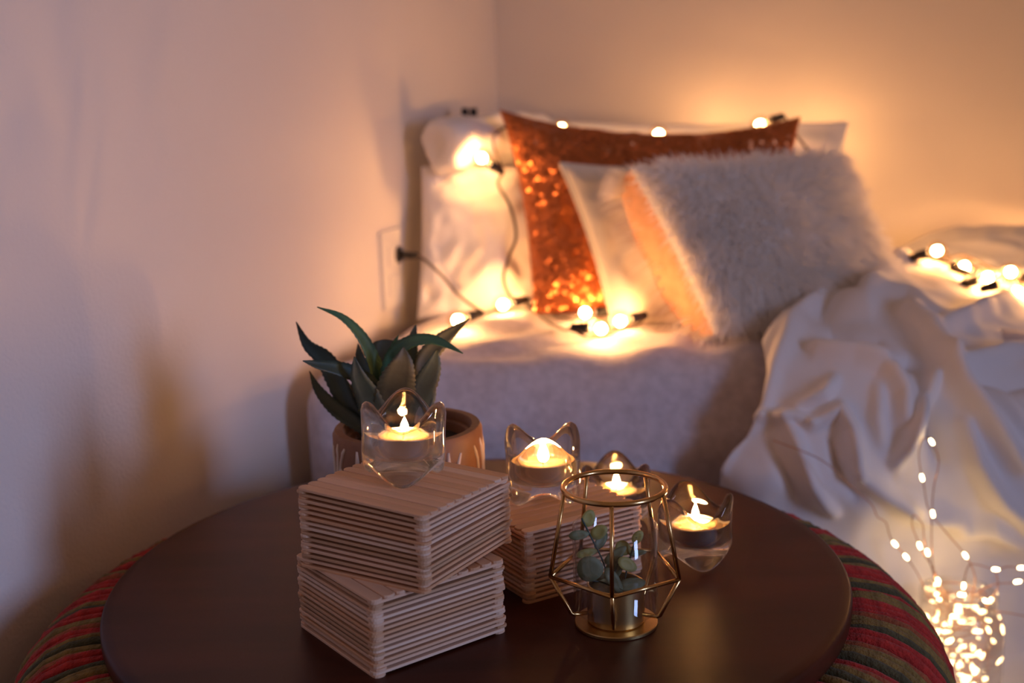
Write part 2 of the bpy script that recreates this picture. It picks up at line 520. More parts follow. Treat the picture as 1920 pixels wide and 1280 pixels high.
def strand(p, d, L, wdt, droop):
    d = d / np.linalg.norm(d)
    sd = np.cross(d, FW); sd = sd / (np.linalg.norm(sd) + 1e-9) * wdt
    k = len(V_)
    q = p - d * .003
    for t_, ww in ((0, 1.0), (.4, .85), (.75, .55)):
        c_ = q + d * L * t_ + np.array([0, 0, -droop]) * L * t_ * t_
        V_.append(tuple(c_ - sd * ww)); V_.append(tuple(c_ + sd * ww))
    V_.append(tuple(q + d * L + np.array([0, 0, -droop]) * L))
    F_.extend([(k, k+1, k+3, k+2), (k+2, k+3, k+5, k+4), (k+4, k+5, k+6)])
ctr = FG[1].reshape(-1, 3).mean(0)
for q in range(15000):
    a_, b_ = rng.uniform(-1, 1), rng.uniform(-1, 1)
    i = (math.asin(b_) / (math.pi / 2) + 1) / 2 * (n - 1); j = (math.asin(a_) / (math.pi / 2) + 1) / 2 * (n - 1)
    p, nn = surf(1, i, j)
    out = p - ctr; out = out / np.linalg.norm(out)
    d = nn * .55 + out * .55 + np.array([rng.gauss(0, .28), rng.gauss(0, .28), rng.gauss(0, .28) - .10])
    strand(p, d, rng.uniform(.020, .042) * (.6 if a_ < -.85 else 1), .0007, .35)
for q in range(9000):                                   # fur round the edge and on the back, thin over the peach side
    a_, b_ = rng.uniform(-1, 1), rng.uniform(-1, 1)
    e_ = rng.random()
    if rng.random() < .75:
        if rng.random() < .5: a_ = math.copysign(1 - abs(rng.gauss(0, .03)) , a_)
        else: b_ = math.copysign(1 - abs(rng.gauss(0, .03)), b_)
    a_, b_ = max(-1, min(1, a_)), max(-1, min(1, b_))
    if a_ < -.70 and -.85 < b_ < .75 and rng.random() < .96: continue
    i = (math.asin(b_) / (math.pi / 2) + 1) / 2 * (n - 1); j = (math.asin(a_) / (math.pi / 2) + 1) / 2 * (n - 1)
    p, nn = surf(-1, i, j)
    out = p - ctr; out = out / np.linalg.norm(out)
    d = nn * .5 + out * .8 + np.array([rng.gauss(0, .25), rng.gauss(0, .25), rng.gauss(0, .25)])
    strand(p, d, rng.uniform(.020, .042), .0007, .3)
me = bpy.data.meshes.new('fur'); me.from_pydata(V_, [], F_); me.update()
fo = obj('fur', me, FURM, fp, floc); fo['kind'] = 'stuff'

# ------------------------------------------------------------------ crumpled white blanket sliding off the bed
net = [
 [(1600,560,1.66),(1655,508,1.72),(1705,484,1.75),(1790,512,1.72),(1850,558,1.66),(1960,560,1.66),(2120,590,1.62)],
 [(1500,592,1.57),(1575,590,1.565),(1665,548,1.60),(1765,565,1.57),(1850,600,1.55),(1960,622,1.55),(2120,660,1.53)],
 [(1440,655,1.47),(1505,640,1.465),(1600,625,1.46),(1720,632,1.455),(1830,652,1.455),(1960,680,1.455),(2120,720,1.445)],
 [(1446,715,1.41),(1515,710,1.39),(1610,722,1.38),(1720,732,1.38),(1840,745,1.38),(1960,770,1.38),(2120,800,1.38)],
 [(1424,795,1.385),(1495,802,1.36),(1600,822,1.345),(1720,840,1.34),(1840,852,1.345),(1960,872,1.355),(2120,900,1.355)],
 [(1360,882,1.38),(1445,892,1.345),(1560,920,1.33),(1700,942,1.335),(1840,962,1.355),(1960,982,1.365),(2120,1000,1.365)],
 [(1352,960,1.385),(1450,980,1.35),(1565,1000,1.345),(1700,1025,1.365),(1840,1045,1.405),(1960,1062,1.415),(2120,1075,1.415)],
]
net3 = np.array([[tuple(P(*q)) for q in row] for row in net])
fl0 = net3[-1].copy(); fl0[:, 2] = .035; fl0[:, 1] = net3[-1][:, 1] + np.array([.0, .0, .0, .0, .0, 0, 0])
fl1 = fl0.copy(); fl1[:, 2] = .012; fl1[:, 1] -= np.array([.03, .05, .08, .12, .16, .16, .16])
fl2 = fl1.copy(); fl2[:, 2] = .012; fl2[:, 1] -= np.array([.02, .04, .06, .20, .30, .30, .30])
mid = (net3[-1] + fl0) / 2; mid[:, 1] -= .006
net3 = np.concatenate([net3, mid[None], fl0[None], fl1[None], fl2[None]], 0)
NU, NV = 190, 260
BG = crom(crom(net3, NV, 0), NU, 1)
du = np.gradient(BG, axis=1); dv = np.gradient(BG, axis=0)
BN = np.cross(dv, du); BN /= np.linalg.norm(BN, axis=2, keepdims=True) + 1e-12
flip = np.sign((BN * (CAM - BG)).sum(2, keepdims=True)); flip[flip == 0] = 1
BN *= flip
D = BG - CAM; Z = D @ FW
PX = 960 + FPX * (D @ RT) / Z; PY = 640 - FPX * (D @ UP) / Z
ridges = [  # polyline (pixels of the base surface), height m, half width px
 ([(1433,672),(1480,625),(1535,587),(1624,584),(1660,530),(1689,484)], .016, 20),
 ([(1535,590),(1490,640),(1458,700),(1437,774)], .012, 16),
 ([(1705,603),(1746,660),(1787,733),(1848,806),(1904,867)], .026, 19),
 ([(1742,721),(1728,760),(1714,798),(1701,835),(1677,867)], .022, 15),
 ([(1535,668),(1600,678),(1649,696),(1685,745),(1689,786)], .020, 17),
 ([(1433,786),(1494,784),(1519,796)], .010, 12),
 ([(1523,798),(1571,770),(1592,806),(1600,855),(1604,887)], .018, 12),
 ([(1362,878),(1393,815),(1441,786)], .010, 14),
 ([(1478,790),(1502,855),(1523,908),(1560,950)], .014, 13),
 ([(1746,631),(1827,591),(1930,560)], .016, 17),
 ([(1770,692),(1848,684),(1940,655)], .016, 16),
 ([(1640,560),(1700,560),(1760,600)], .010, 20),
 ([(1800,800),(1820,860),(1870,930),(1950,990)], .016, 18),
 ([(1604,890),(1660,925),(1730,960),(1800,975)], .014, 16),
 ([(1850,740),(1900,790),(1960,820)], .014, 20),
 ([(1560,720),(1540,745),(1500,760)], .012, 13),
 ([(1640,740),(1640,790),(1650,830)], .010, 14),
 ([(1800,990),(1860,980),(1920,1010)], .010, 14),
 ([(1640,652),(1600,645),(1560,632)], -.014, 13),
 ([(1730,745),(1745,800),(1760,860)], -.016, 16),
 ([(1660,700),(1700,690),(1730,700)], -.010, 14),
 ([(1560,830),(1570,870),(1600,920)], -.012, 14),
 ([(1450,840),(1470,880),(1490,930)], -.010, 16),
 ([(1830,720),(1880,730),(1940,720)], -.012, 16),
]
disp = np.zeros(PX.shape)
for pl, h_, w_ in ridges:
    pl = [(p.x, p.y) for p in [Vector((a[0], a[1], 0)) for a in pl]]
    best = np.full(PX.shape, 1e9); par = np.zeros(PX.shape)
    for k in range(len(pl) - 1):
        (x0, y0), (x1, y1) = pl[k], pl[k + 1]
        ex_, ey_ = x1 - x0, y1 - y0; L2 = ex_ * ex_ + ey_ * ey_
        t_ = np.clip(((PX - x0) * ex_ + (PY - y0) * ey_) / L2, 0, 1)
        dd = np.hypot(PX - x0 - t_ * ex_, PY - y0 - t_ * ey_)
        up_ = dd < best
        par = np.where(up_, (k + t_) / (len(pl) - 1), par); best = np.minimum(best, dd)
    prof = 1 / (1 + (best / w_) ** 2) ** 1.6
    disp += 1.55 * h_ * prof * (.55 + .45 * np.sin(np.clip(par, 0, 1) * math.pi))
NZ = np.array([[noise.noise(Vector((x * 9, y * 9, z * 9))) * .010 + noise.noise(Vector((x * 24 + 3, y * 24, z * 24))) * .0055 for (x, y, z) in row] for row in BG])
fade = np.ones(NV)[:, None] * np.ones(NU)[None]
BG2 = BG + BN * (disp + NZ)[..., None]
BG2[..., 2] = np.maximum(BG2[..., 2], .006)
bo = obj('blanket', grid_mesh('blanket', BG2), BLANK)
sm = bo.modifiers.new('thickness', 'SOLIDIFY'); sm.thickness = .003; sm.offset = -1
tag(bo, 'crumpled white cotton blanket sliding off the bed to the floor', 'blanket')
# a second bit of bedding heaped further back on the right
net = [
 [(1690,470,1.95),(1780,434,1.97),(1880,428,1.93),(1990,440,1.90),(2140,450,1.86)],
 [(1690,490,1.86),(1780,462,1.86),(1880,462,1.83),(1990,470,1.80),(2140,480,1.76)],
 [(1720,520,1.76),(1800,510,1.74),(1890,520,1.72),(1990,530,1.68),(2140,540,1.64)],
 [(1740,575,1.66),(1810,570,1.64),(1890,585,1.62),(1990,600,1.60),(2140,610,1.56)],
]
g = crom(crom(np.array([[tuple(P(*q)) for q in row] for row in net]), 60, 0), 80, 1)
for i in range(60):
    for j in range(80):
        x, y, z = g[i, j]
        g[i, j, 2] = max(z, BT + .006) + noise.noise(Vector((x * 12, y * 12, 4))) * .012 * min(1, i / 10 + .3) + noise.noise(Vector((x * 30, y * 30, 9))) * .004
qo = obj('duvet', grid_mesh('duvet', g), PILW)
sm = qo.modifiers.new('thickness', 'SOLIDIFY'); sm.thickness = .006; sm.offset = -1
tag(qo, 'white duvet heaped on the bed under the lights at right', 'duvet')

# ------------------------------------------------------------------ round table: wooden top on a yarn wrapped drum
TC = Vector((-.0347, .9568, 0)); TR_ = .3067
table = thing('round_table', 'round dark wooden tabletop on a drum wrapped in red and green yarn', 'table', tuple(TC))
prof = [(0, TT - .020), (TR_ - .006, TT - .020), (TR_ - .001, TT - .017), (TR_, TT - .012), (TR_, TT - .004), (TR_ - .0008, TT - .0015), (TR_ - .0028, TT), (TR_ - .01, TT), (0, TT)]
auto_smooth(MB().lathe(prof, 160).build('tabletop', TABLEM, table), 50)
RC, RM, RZ = .312, .072, TT - .094                    # yarn ring: centre radius, section radius, height
MB().lathe([(0, 0), (.30, 0), (.335, .02), (.345, .12), (.33, .22), (RC, RZ + RM - .012), (.24, RZ + RM - .006), (0, RZ + RM - .004)], 96).build('drum', mat('drum_core', (.05, .03, .02), .9), table)
mb = MB()
mb.lathe([(RC + (RM - .003) * math.cos(2 * math.pi * k / 20), RZ + (RM - .003) * math.sin(2 * math.pi * k / 20)) for k in range(20)], 120, closed=True)
mb.build('yarn_padding', YARN[2], table)
variants = []
for v_ in range(6):
    rg = random.Random(v_)
    pts, rad = [], []
    N = 15
    for k in range(N + 1):
        an = math.radians(128 - 200 * k / N)
        rr = RM + .0014 + rg.uniform(-.0006, .0012)
        wob = .0022 * math.sin(k * .55 + v_ * 1.7) + rg.uniform(-.0007, .0007)
        pts.append((RC + rr * math.cos(an), wob, RZ + rr * math.sin(an)))
        rad.append(.0046 * rg.uniform(.85, 1.2))
    variants.append(MB().tube(pts, rad, 8).mesh('yarn_strand'))
    variants[-1].materials.append(YARN[0])
NS = 250
seq = []
rg = random.Random(11)
while len(seq) < NS:
    seq += [0] * rg.choice((1, 2, 2, 3)) + rg.choice(([1], [1, 2], [2, 1], [1, 1], [1, 2, 1], [2, 1, 1])) + ([3] if rg.random() < .35 else []) + ([4] if rg.random() < .07 else [])
restm = {}
for k in range(NS):
    an = 2 * math.pi * k / NS
    # the arc facing away from the photograph lies behind the tabletop
    x_, y_ = TC.x + .37 * math.cos(an), TC.y + .37 * math.sin(an)
    front = -2.2 < an - 2 * math.pi * (an > math.pi) < -.95            # below the frame
    c_ = seq[k]
    me = variants[rg.randrange(6)]
    if front:
        R = Matrix.Rotation(an + rg.uniform(-.004, .004), 4, 'Z')
        mbx = restm.setdefault(c_, MB())
        mbx.add([tuple(R @ v.co) for v in me.vertices], [tuple(p.vertices) for p in me.polygons])
        continue
    o = bpy.data.objects.new('yarn_strand', me); col.objects.link(o); o.parent = table
    o.rotation_euler = (rg.uniform(-.01, .01), 0, an + rg.uniform(-.004, .004))
    o.material_slots[0].link = 'OBJECT'; o.material_slots[0].material = YARN[c_]
allm = MB(); mi = []
for c_, mbx in restm.items():
    allm.add(mbx.v, mbx.f); mi += [c_] * len(mbx.f)
me = allm.mesh('yarn_wrap')
for y_ in YARN: me.materials.append(y_)
me.polygons.foreach_set('material_index', mi)
yo = obj('yarn_wrap', me, None, table); yo['kind'] = 'stuff'

# ------------------------------------------------------------------ boxes of craft sticks
SL, SW = .114, .0100
def stick_mesh(t):
    out = []
    for k in range(7):
        a = -math.pi / 2 + math.pi * k / 6; out.append((SL / 2 - SW / 2 * .75 + SW / 2 * .75 * math.cos(a), SW / 2 * math.sin(a)))
    for k in range(7):
        a = math.pi / 2 + math.pi * k / 6; out.append((-SL / 2 + SW / 2 * .75 + SW / 2 * .75 * math.cos(a), SW / 2 * math.sin(a)))
    n_ = len(out)
    sx = lambda x: x - math.copysign(.0004, x)
    vs = [(x, y * .97, -t / 2) for x, y in out] + [(x, y * .97, t * .28) for x, y in out] + [(sx(x), y * .88, t / 2) for x, y in out]
    f = [tuple(range(n_ - 1, -1, -1)), tuple(range(2 * n_, 3 * n_))]
    for l in (0, n_): f += [(l + k, l + (k + 1) % n_, l + n_ + (k + 1) % n_, l + n_ + k) for k in range(n_)]
    return MB().add(vs, f).mesh('craft_stick', smooth=False)
def stick_box(label, x, y, th, z0, h, topA, ga, gb, seed):
    NL = 29
    t = h / NL
    me = stick_mesh(t * .97); me.materials.append(STICK[0])
    root = thing('craft_stick_box', label, 'box', (x, y, z0), th, 'boxes built of craft sticks')
    rg = random.Random(seed)
    def put(layer, dirA, off, dz=0.0):
        q = (layer + .5) / NL
        o = bpy.data.objects.new('craft_stick', me); col.objects.link(o); o.parent = root
        e = rg.gauss(0, .0006)
        px, py = (e, off) if dirA else (off, e)
        z = (layer + .5) * t + dz + q * (ga * px + gb * py)
        o.location = (px, py, z)
        X = Vector((1, 0, q * ga)) if dirA else Vector((0, 1, q * gb))
        Y = Vector((0, 1, q * gb)) if dirA else Vector((-1, 0, -q * ga))
        X.normalize(); Z = X.cross(Y).normalized(); Y = Z.cross(X)
        o.rotation_euler = (Matrix((X, Y, Z)).transposed() @ Matrix.Rotation(rg.gauss(0, .0035), 3, 'Z')).to_euler()
        o.material_slots[0].link = 'OBJECT'; o.material_slots[0].material = STICK[rg.choice((0, 0, 1, 1, 2, 3, 4))]
    for k in range(NL):
        dirA = (k % 2 == 0) == topA
        if k == NL - 1:
            for q in range(11): put(k, dirA, -(SL - SW) / 2 + q * (SL - SW) / 10, rg.uniform(-.00025, .00025))
        else:
            for s_ in (-1, 1): put(k, dirA, s_ * ((SL - SW) / 2 + rg.gauss(0, .0005)))
    return root
H2 = .0575; H1 = .0568; H3 = .059
B1 = (-.0824, .8457, -.5518); B2 = (-.0899, .8394, -.9292); B3 = (.0249, .9525, -1.0319)
stick_box('lower box of stacked craft sticks resting on the dark tabletop', *B2, TT, H2, True, 0, 0, 1)
GA, GB = -.036, -.034
stick_box('upper box of craft sticks, turned askew, carrying a lit glass candle holder', *B1, TT + H2, H1, True, GA, GB, 2)
stick_box('single box of craft sticks behind the brass wire holder', *B3, TT, H3, False, 0, 0, 3)

# ------------------------------------------------------------------ glass tealight holders and tealights
def holder_mesh():
    n_ = 84
    wave = lambda a: math.cos(3 * (a - math.pi / 2))
    # (radius, base z, wave amplitude on z, wave amplitude on radius)
    rows = [(0, .0100, 0, 0), (.012, .0088, .0010, 0), (.021, .0072, .0045, 0), (.0268, .0064, .0060, 0), (.0295, .0080, .0062, .0003), (.0308, .0125, .0058, .0004),
            (.0312, .022, .003, .0002), (.0310, .033, .003, .0), (.0312, .0415, .0068, .0003), (.0315, .0485, .0090, .0006), (.0307, .0515, .0096, .0006), (.0290, .0526, .0096, .0006), (.0262, .0516, .0094, .0004),
            (.0247, .0480, .0084, .0), (.0243, .0405, .005, 0), (.0242, .0300, .001, 0), (.0240, .0215, 0, 0), (.0195, .0185, 0, 0), (.012, .0182, 0, 0), (0, .0182, 0, 0)]
    vs, fs = [], []
    for r, z, az, ar in rows:
        for k in range(n_):
            a = 2 * math.pi * k / n_
            R = r + ar * wave(a)
            vs.append((R * math.cos(a), R * math.sin(a), z + az * wave(a)))
    zmin = min(v[2] for v in vs)
    vs = [(x, y, z - zmin) for x, y, z in vs]
    for i in range(len(rows) - 1):
        for k in range(n_):
            fs.append((i * n_ + k, i * n_ + (k + 1) % n_, (i + 1) * n_ + (k + 1) % n_, (i + 1) * n_ + k))
    me = MB().add(vs, fs).mesh('glass_holder')
    import bmesh
    bm = bmesh.new(); bm.from_mesh(me); bmesh.ops.remove_doubles(bm, verts=bm.verts, dist=1e-6)
    bmesh.ops.recalc_face_normals(bm, faces=bm.faces); bm.to_mesh(me); bm.free()
    me.polygons.foreach_set('use_smooth', [True] * len(me.polygons))
    return me, .0182 - zmin
HM, HFLOOR = holder_mesh()
HM.materials.append(HOLDERG)
TLc = MB().lathe([(0, 0), (.0178, 0), (.0186, .001), (.0189, .003), (.0190, .0152), (.0194, .0156), (.0190, .0160), (.0186, .0154), (.0184, .0030), (0, .0025)], 64).mesh('cup')
TLw = MB().lathe([(0, .0030), (.0182, .0032), (.0182, .0142), (.0165, .0136), (.010, .0128), (.003, .0130), (0, .0134)], 48).mesh('wax')
TLk = MB().tube([(0, 0, .012), (.0002, 0, .016), (.0008, .0002, .0195)], .0007, 6).mesh('wick')
fpro = [(0, 0), (.0016, .0012), (.0028, .0036), (.0031, .0060), (.0027, .0092), (.0018, .0128), (.0008, .0160), (0, .0185)]
TLf = MB().lathe(fpro, 20).mesh('flame')
for me_, mt_ in ((TLc, ALU), (TLw, WAX), (TLk, WICK), (TLf, FLAME)): me_.materials.append(mt_)
def candle(x, y, z, rz, lh, lt, tilt=None, fh=1.0):
    R = Matrix.Rotation(rz, 4, 'Z')
    if tilt:
        ax, ay = tilt
        nz = Vector((-ax, -ay, 1)).normalized()
        R = Vector((0, 0, 1)).rotation_difference(nz).to_matrix().to_4x4() @ R
    o = obj('glass_candle_holder', HM); o.matrix_world = Matrix.Translation((x, y, z)) @ R
    tag(o, lh, 'candle holder', 'wavy glass tealight holders')
    t = thing('tealight_candle', lt, 'candle', (0, 0, 0), 0, 'burning tealights')
    t.matrix_world = Matrix.Translation(Vector((x, y, z)) + R @ Vector((0, 0, HFLOOR + .0004))) @ R
    obj('cup', TLc, None, t); obj('wax', TLw, None, t); obj('wick', TLk, None, t)
    f = obj('flame', TLf, None, t, (.0006, 0, .0172)); f.scale = (1, 1, fh)
a_ = Vector((math.cos(B1[2]), math.sin(B1[2]))); b_ = Vector((-math.sin(B1[2]), math.cos(B1[2])))
grad = a_ * GA + b_ * GB
h1 = Vector((-.084, .851)); off = h1 - Vector(B1[:2])
candle(h1.x, h1.y, TT + H1 + H2 + .0004 + grad.dot(off) + .0002, math.radians(2), 'wavy glass tealight holder on top of the craft stick stack, before the plant', 'lit tealight in the holder on the craft stick stack', (grad.x, grad.y), fh=.62)
candle(.0225, .952, TT + H3 + .0004, math.radians(60), 'wavy glass tealight holder on the single craft stick box', 'lit tealight in the holder on the single craft stick box', fh=.9)
candle(.091, 1.046, TT + .0004, math.radians(-3), 'wavy glass tealight holder on the table behind the single craft stick box', 'lit tealight behind the single craft stick box', fh=.85)
candle(.149, .953, TT + .0004, math.radians(8), 'wavy glass tealight holder standing alone on the table, rightmost of four', 'lit tealight in the rightmost glass holder', fh=.85)

# ------------------------------------------------------------------ brass wire holder with glass cylinder and faux sprigs
gx, gy = .0715, .836
gh = thing('geometric_wire_holder', 'pentagonal brass wire holder around a glass cylinder with green sprigs', 'plant holder', (gx, gy, TT))
MB().lathe([(0, 0), (.0305, 0), (.0312, .0006), (.0312, .0024), (.0306, .003), (0, .003)], 64).build('base_plate', GOLDB, gh)
auto_smooth(bpy.data.objects[-1] if False else gh.children[0], 40)
auto_smooth(MB().lathe([(0, .003), (.0205, .003), (.0215, .004), (.0215, .0325), (.0208, .0330), (.0200, .0325), (.0200, .022), (0, .022)], 56).build('brass_cup', GOLDB, gh), 40)
rz_ring = .107
MB().tube([(.0375 * math.cos(2 * math.pi * k / 72), .0375 * math.sin(2 * math.pi * k / 72), rz_ring) for k in range(72)], .0021, 10, closed=True).build('top_ring', GOLD, gh)
pv = []
for k in range(5):
    an = math.radians(-98 + 72 * k)
    pv.append((math.cos(an), math.sin(an)))
rp, zp = .0495, .0425
for k in range(5):
    c_, s_ = pv[k]; c2, s2 = pv[(k + 1) % 5]
    MB().tube([(.0375 * c_, .0375 * s_, rz_ring), (rp * c_, rp * s_, zp)], .0016, 8).build('upright_wire', GOLD, gh)
    MB().tube([(rp * c_, rp * s_, zp), (rp * c2, rp * s2, zp)], .0016, 8).build('waist_wire', GOLD, gh)
    MB().tube([(rp * c_, rp * s_, zp), (.0345 * c_, .0345 * s_, .0120), (.0325 * c_, .0325 * s_, .0108), (.0214 * c_, .0214 * s_, .0108)], .0016, 8).build('lower_wire', GOLD, gh)
gz0, gz1, gr = .0126, .0785, .0315
auto_smooth(MB().lathe([(gr - .0014, gz0 + .0005), (gr - .0006, gz0), (gr, gz0 + .0008), (gr, gz1 - .0006), (gr - .0007, gz1), (gr - .0014, gz1 - .0006)], 72, closed=True).build('glass_cylinder', THING, gh), 60)
sp = thing('faux_eucalyptus', 'small green eucalyptus sprigs inside the glass cylinder of the brass holder', 'plant', (gx, gy, TT + .0222))
base = Vector((gx, gy, TT + .0222))
def disc_leaf(pc, ru, rv, rot, depth, tilt, material):
    """an oval leaf facing roughly the light, slightly cupped"""
    c = P(pc[0], pc[1], gy + depth) - base
    rg2 = random.Random(int(pc[0] * 7 + pc[1]))
    nrm = Vector((tilt[0], -1, tilt[1])).normalized()
    x = Vector((1, 0, 0)); x = (x - nrm * x.dot(nrm)).normalized(); yv = nrm.cross(x)
    X = x * math.cos(rot) + yv * math.sin(rot); Y = nrm.cross(X)
    vs = []
    nn = 16
    for lay, dz in ((0, 0), (1, -.0006)):
        for ring in (1.0, .5, 0):
            for k in range(nn if ring else 1):
                a = 2 * math.pi * k / nn
                px, py = ru * ring * math.cos(a), rv * ring * math.sin(a) * (1 - .12 * math.cos(a))
                vs.append(c + X * px + Y * py + nrm * (dz + ring * ring * .0012))
    st = 2 * nn + 1
    fs = []
    for k in range(nn):
        k2 = (k + 1) % nn
        fs += [(k, k2, nn + k2, nn + k), (nn + k, nn + k2, 2 * nn)]
        fs += [(st + k2, st + k, st + nn + k, st + nn + k2), (st + nn + k2, st + nn + k, st + 2 * nn)]
        fs += [(k2, k, st + k, st + k2)]
    MB().add(vs, fs).build('leaf', material, sp)
zz = lambda a, b_: (1020 + a / 3.763, 870 + b_ / 3.763)
k_ = .00038
for (cx_, cy_, ru, rv, rot, dep, tl, mt_) in [
    (312, 378, 52, 40, 1.2, -.006, (.2, .1), EUCY), (245, 500, 60, 28, .1, -.010, (.1, .5), EUC), (388, 478, 55, 40, .5, .004, (-.1, .4), EUCY),
    (326, 735, 78, 76, 0, -.016, (.0, .1), EUC), (300, 628, 68, 26, .25, .004, (.2, .7), EUCY), (505, 640, 80, 30, .6, -.004, (-.2, .5), EUC),
    (556, 592, 50, 44, -.5, .006, (.2, .3), EUCY), (500, 730, 80, 50, 1.0, .002, (-.5, .2), EUC), (585, 706, 66, 38, -.5, -.008, (.4, .3), EUCY),
    (490, 820, 88, 36, -1.0, -.012, (.3, .3), EUC), (620, 848, 82, 38, .15, -.010, (.1, .6), EUC), (660, 512, 44, 30, .9, .002, (.1, .3), EUCY),
    (660, 628, 55, 18, .1, .008, (.0, .9), EUC), (400, 540, 60, 30, .9, .010, (.3, .4), EUC)]:
    disc_leaf(zz(cx_, cy_), ru * k_ / 3.0, rv * k_ / 3.0, -rot if False else rot, dep, tl, mt_)
def gp(a, b_, dep): return P(*zz(a, b_), gy + dep) - base
for st_ in ([(470, 860, 0), (410, 670, -.004), (335, 520, -.008), (265, 380, -.010)], [(560, 860, 0), (590, 720, .002), (625, 600, .003), (650, 515, .002)], [(500, 860, 0), (500, 760, -.004), (560, 620, .002)], [(480, 860, 0), (400, 830, -.008), (330, 820, -.012)]):
    MB().tube(spline([gp(*q) for q in st_], 5), .0007, 6).build('stem', LEAFE[1], sp)
MB().lathe([(0, 0), (.0195, 0), (.0195, .006), (.012, .0075), (0, .008)], 32).build('moss', LEAFE[1], sp)

# ------------------------------------------------------------------ potted agave
px_, py_ = -.0935, 1.004
pot = thing('plant_pot', 'round brown clay pot with pale dripping glaze lines', 'pot', (px_, py_, TT))
PR, PH = .0650, .113
auto_smooth(MB().lathe([(0, 0), (PR * .90, 0), (PR * .94, .003), (PR * .96, .03), (PR, PH * .7), (PR, PH - .004), (PR - .002, PH), (PR - .0085, PH), (PR - .010, PH - .002), (PR - .0105, PH - .008), (PR - .0135, PH - .009), (PR - .0145, PH - .012), (PR - .016, .02), (0, .02)], 80).build('pot_body', CLAY, pot), 35)
MB().lathe([(0, .09), (PR - .0165, .09), (PR - .0165, .097), (.02, .100), (0, .101)], 40).build('soil', SOIL, pot)
rg = random.Random(5)
def onpot(an, z, d=.0): 
    r = PR * (.96 + .04 * min(1, max(0, (z - .03) / (.7 * PH - .03)))) + d
    return (r * math.cos(an), r * math.sin(an), z)
for k in range(26):
    an = 2 * math.pi * k / 26 + rg.uniform(-.06, .06)
    z1 = PH - rg.uniform(.006, .016); L_ = rg.uniform(.03, .075)
    sw = rg.uniform(-.14, .14)
    pts = [onpot(an + sw * math.sin(t * 3.0) + rg.uniform(-.012, .012), z1 - L_ * t, -.0003) for t in np.linspace(0, 1, 9)]
    MB().tube(pts, [.0012, .0021, .0018, .0021, .0019, .0025, .0023, .0030, .0020], 6).build('glaze_drip', GLAZE, pot)
    if k % 2 == 0:
        t0 = pts[4]
        MB().tube([onpot(an + sw * math.sin(1.5) + s_ * .09, z1 - L_ * .5 - .010 * s_, -.0003) for s_ in np.linspace(0, 1.3, 5)], [.0019, .0018, .0017, .0015, .0009], 6).build('glaze_drip', GLAZE, pot)

ag = thing('agave_plant', 'green spiky agave with serrated arching leaves growing in the clay pot', 'plant', (px_, py_, TT + .098))
ab = Vector(ag.location)
def leaf(ctrl, wpx, material, face=(0, -1, .35), prof='blade', seed=0, cup=.25, teeth=True):
    """ctrl: (u, v, depth offset) from tip to base"""
    pts = [P(u, v, py_ + d) for u, v, d in ctrl][::-1]
    pts = spline(pts, 9)
    N = len(pts)
    wmax = wpx / FPX * 1.22 / 2
    fdir = Vector(face).normalized()
    rg3 = random.Random(seed)
    top, bot = [], []
    for i, p in enumerate(pts):
        t = i / (N - 1)
        tg = (pts[min(i + 1, N - 1)] - pts[max(i - 1, 0)]).normalized()
        sd = tg.cross(fdir)
        if sd.length < .05: sd = tg.cross(Vector((1, 0, 0)))
        sd.normalize(); nr = sd.cross(tg).normalized()
        if nr.dot(fdir) < 0: nr = -nr
        if prof == 'blade': wv = wmax * (.62 + .38 * math.sin(min(1, t / .45) * math.pi / 2)) * (1 - max(0, (t - .38) / .62) ** 1.7) + .0003
        else: wv = wmax * (.7 + .3 * t) * (math.sqrt(max(0, 1 - max(0, (t - .72) / .28) ** 2)) * .9 + .1)
        row = []
        tooth = 1 + (.05 * (1 if i % 2 else -1) if teeth and t < .95 else 0)
        for q in (-1, -.5, 0, .5, 1):
            ww = wv * q * (tooth if abs(q) == 1 else 1)
            row.append(p + sd * ww - ab + nr * (abs(q) ** 2 * wv * cup))
        top.append(row)
        bot.append([r - nr * (.0026 * (1 - abs(q) ** 2 * .8) * (1 - .8 * t) + .0004) for r, q in zip(row, (-1, -.5, 0, .5, 1))])
    vs, fs = [], []
    for r in top + bot: vs += r
    o_ = N * 5
    for i in range(N - 1):
        for k in range(4):
            a, b2 = i * 5 + k, (i + 1) * 5 + k
            fs.append((a, a + 1, b2 + 1, b2)); fs.append((o_ + a, o_ + b2, o_ + b2 + 1, o_ + a + 1))
        a, b2 = i * 5, (i + 1) * 5
        fs.append((a, b2, o_ + b2, o_ + a)); a += 4; b2 += 4
        fs.append((a, o_ + a, o_ + b2, b2))
    a = (N - 1) * 5
    for k in range(4): fs.append((a + k, a + k + 1, o_ + a + k + 1, o_ + a + k)); fs.append((k, o_ + k, o_ + k + 1, k + 1))
    MB().add(vs, fs).build('leaf', material, ag)
G_, D_, O_ = LEAFE
leaf([(595,575,-.01),(642,596,-.005),(678,634,0),(702,685,.005),(712,730,.005),(725,800,.005)], 27, G_, (.4, -.6, .8), seed=1)
leaf([(555,603,.03),(577,646,.03),(610,673,.028),(630,708,.022),(657,768,.012),(690,810,.005)], 34, D_, (-.2, -1, .3), seed=2)
leaf([(568,676,-.035),(595,684,-.03),(634,692,-.022),(670,706,-.012),(705,735,-.005),(722,800,0)], 29, D_, (.0, -.9, .8), seed=3)
leaf([(580,695,.015),(598,732,.012),(628,765,.01),(666,792,.005),(700,815,0)], 24, D_, (.1, -1, .4), seed=4)
leaf([(664,668,-.03),(672,706,-.03),(690,744,-.022),(706,786,-.015),(718,815,-.01)], 40, D_, (.1, -1, .2), seed=5)
leaf([(671,644,.03),(676,672,.028),(692,710,.02),(715,770,.01)], 20, D_, (0, -1, .2), seed=6)
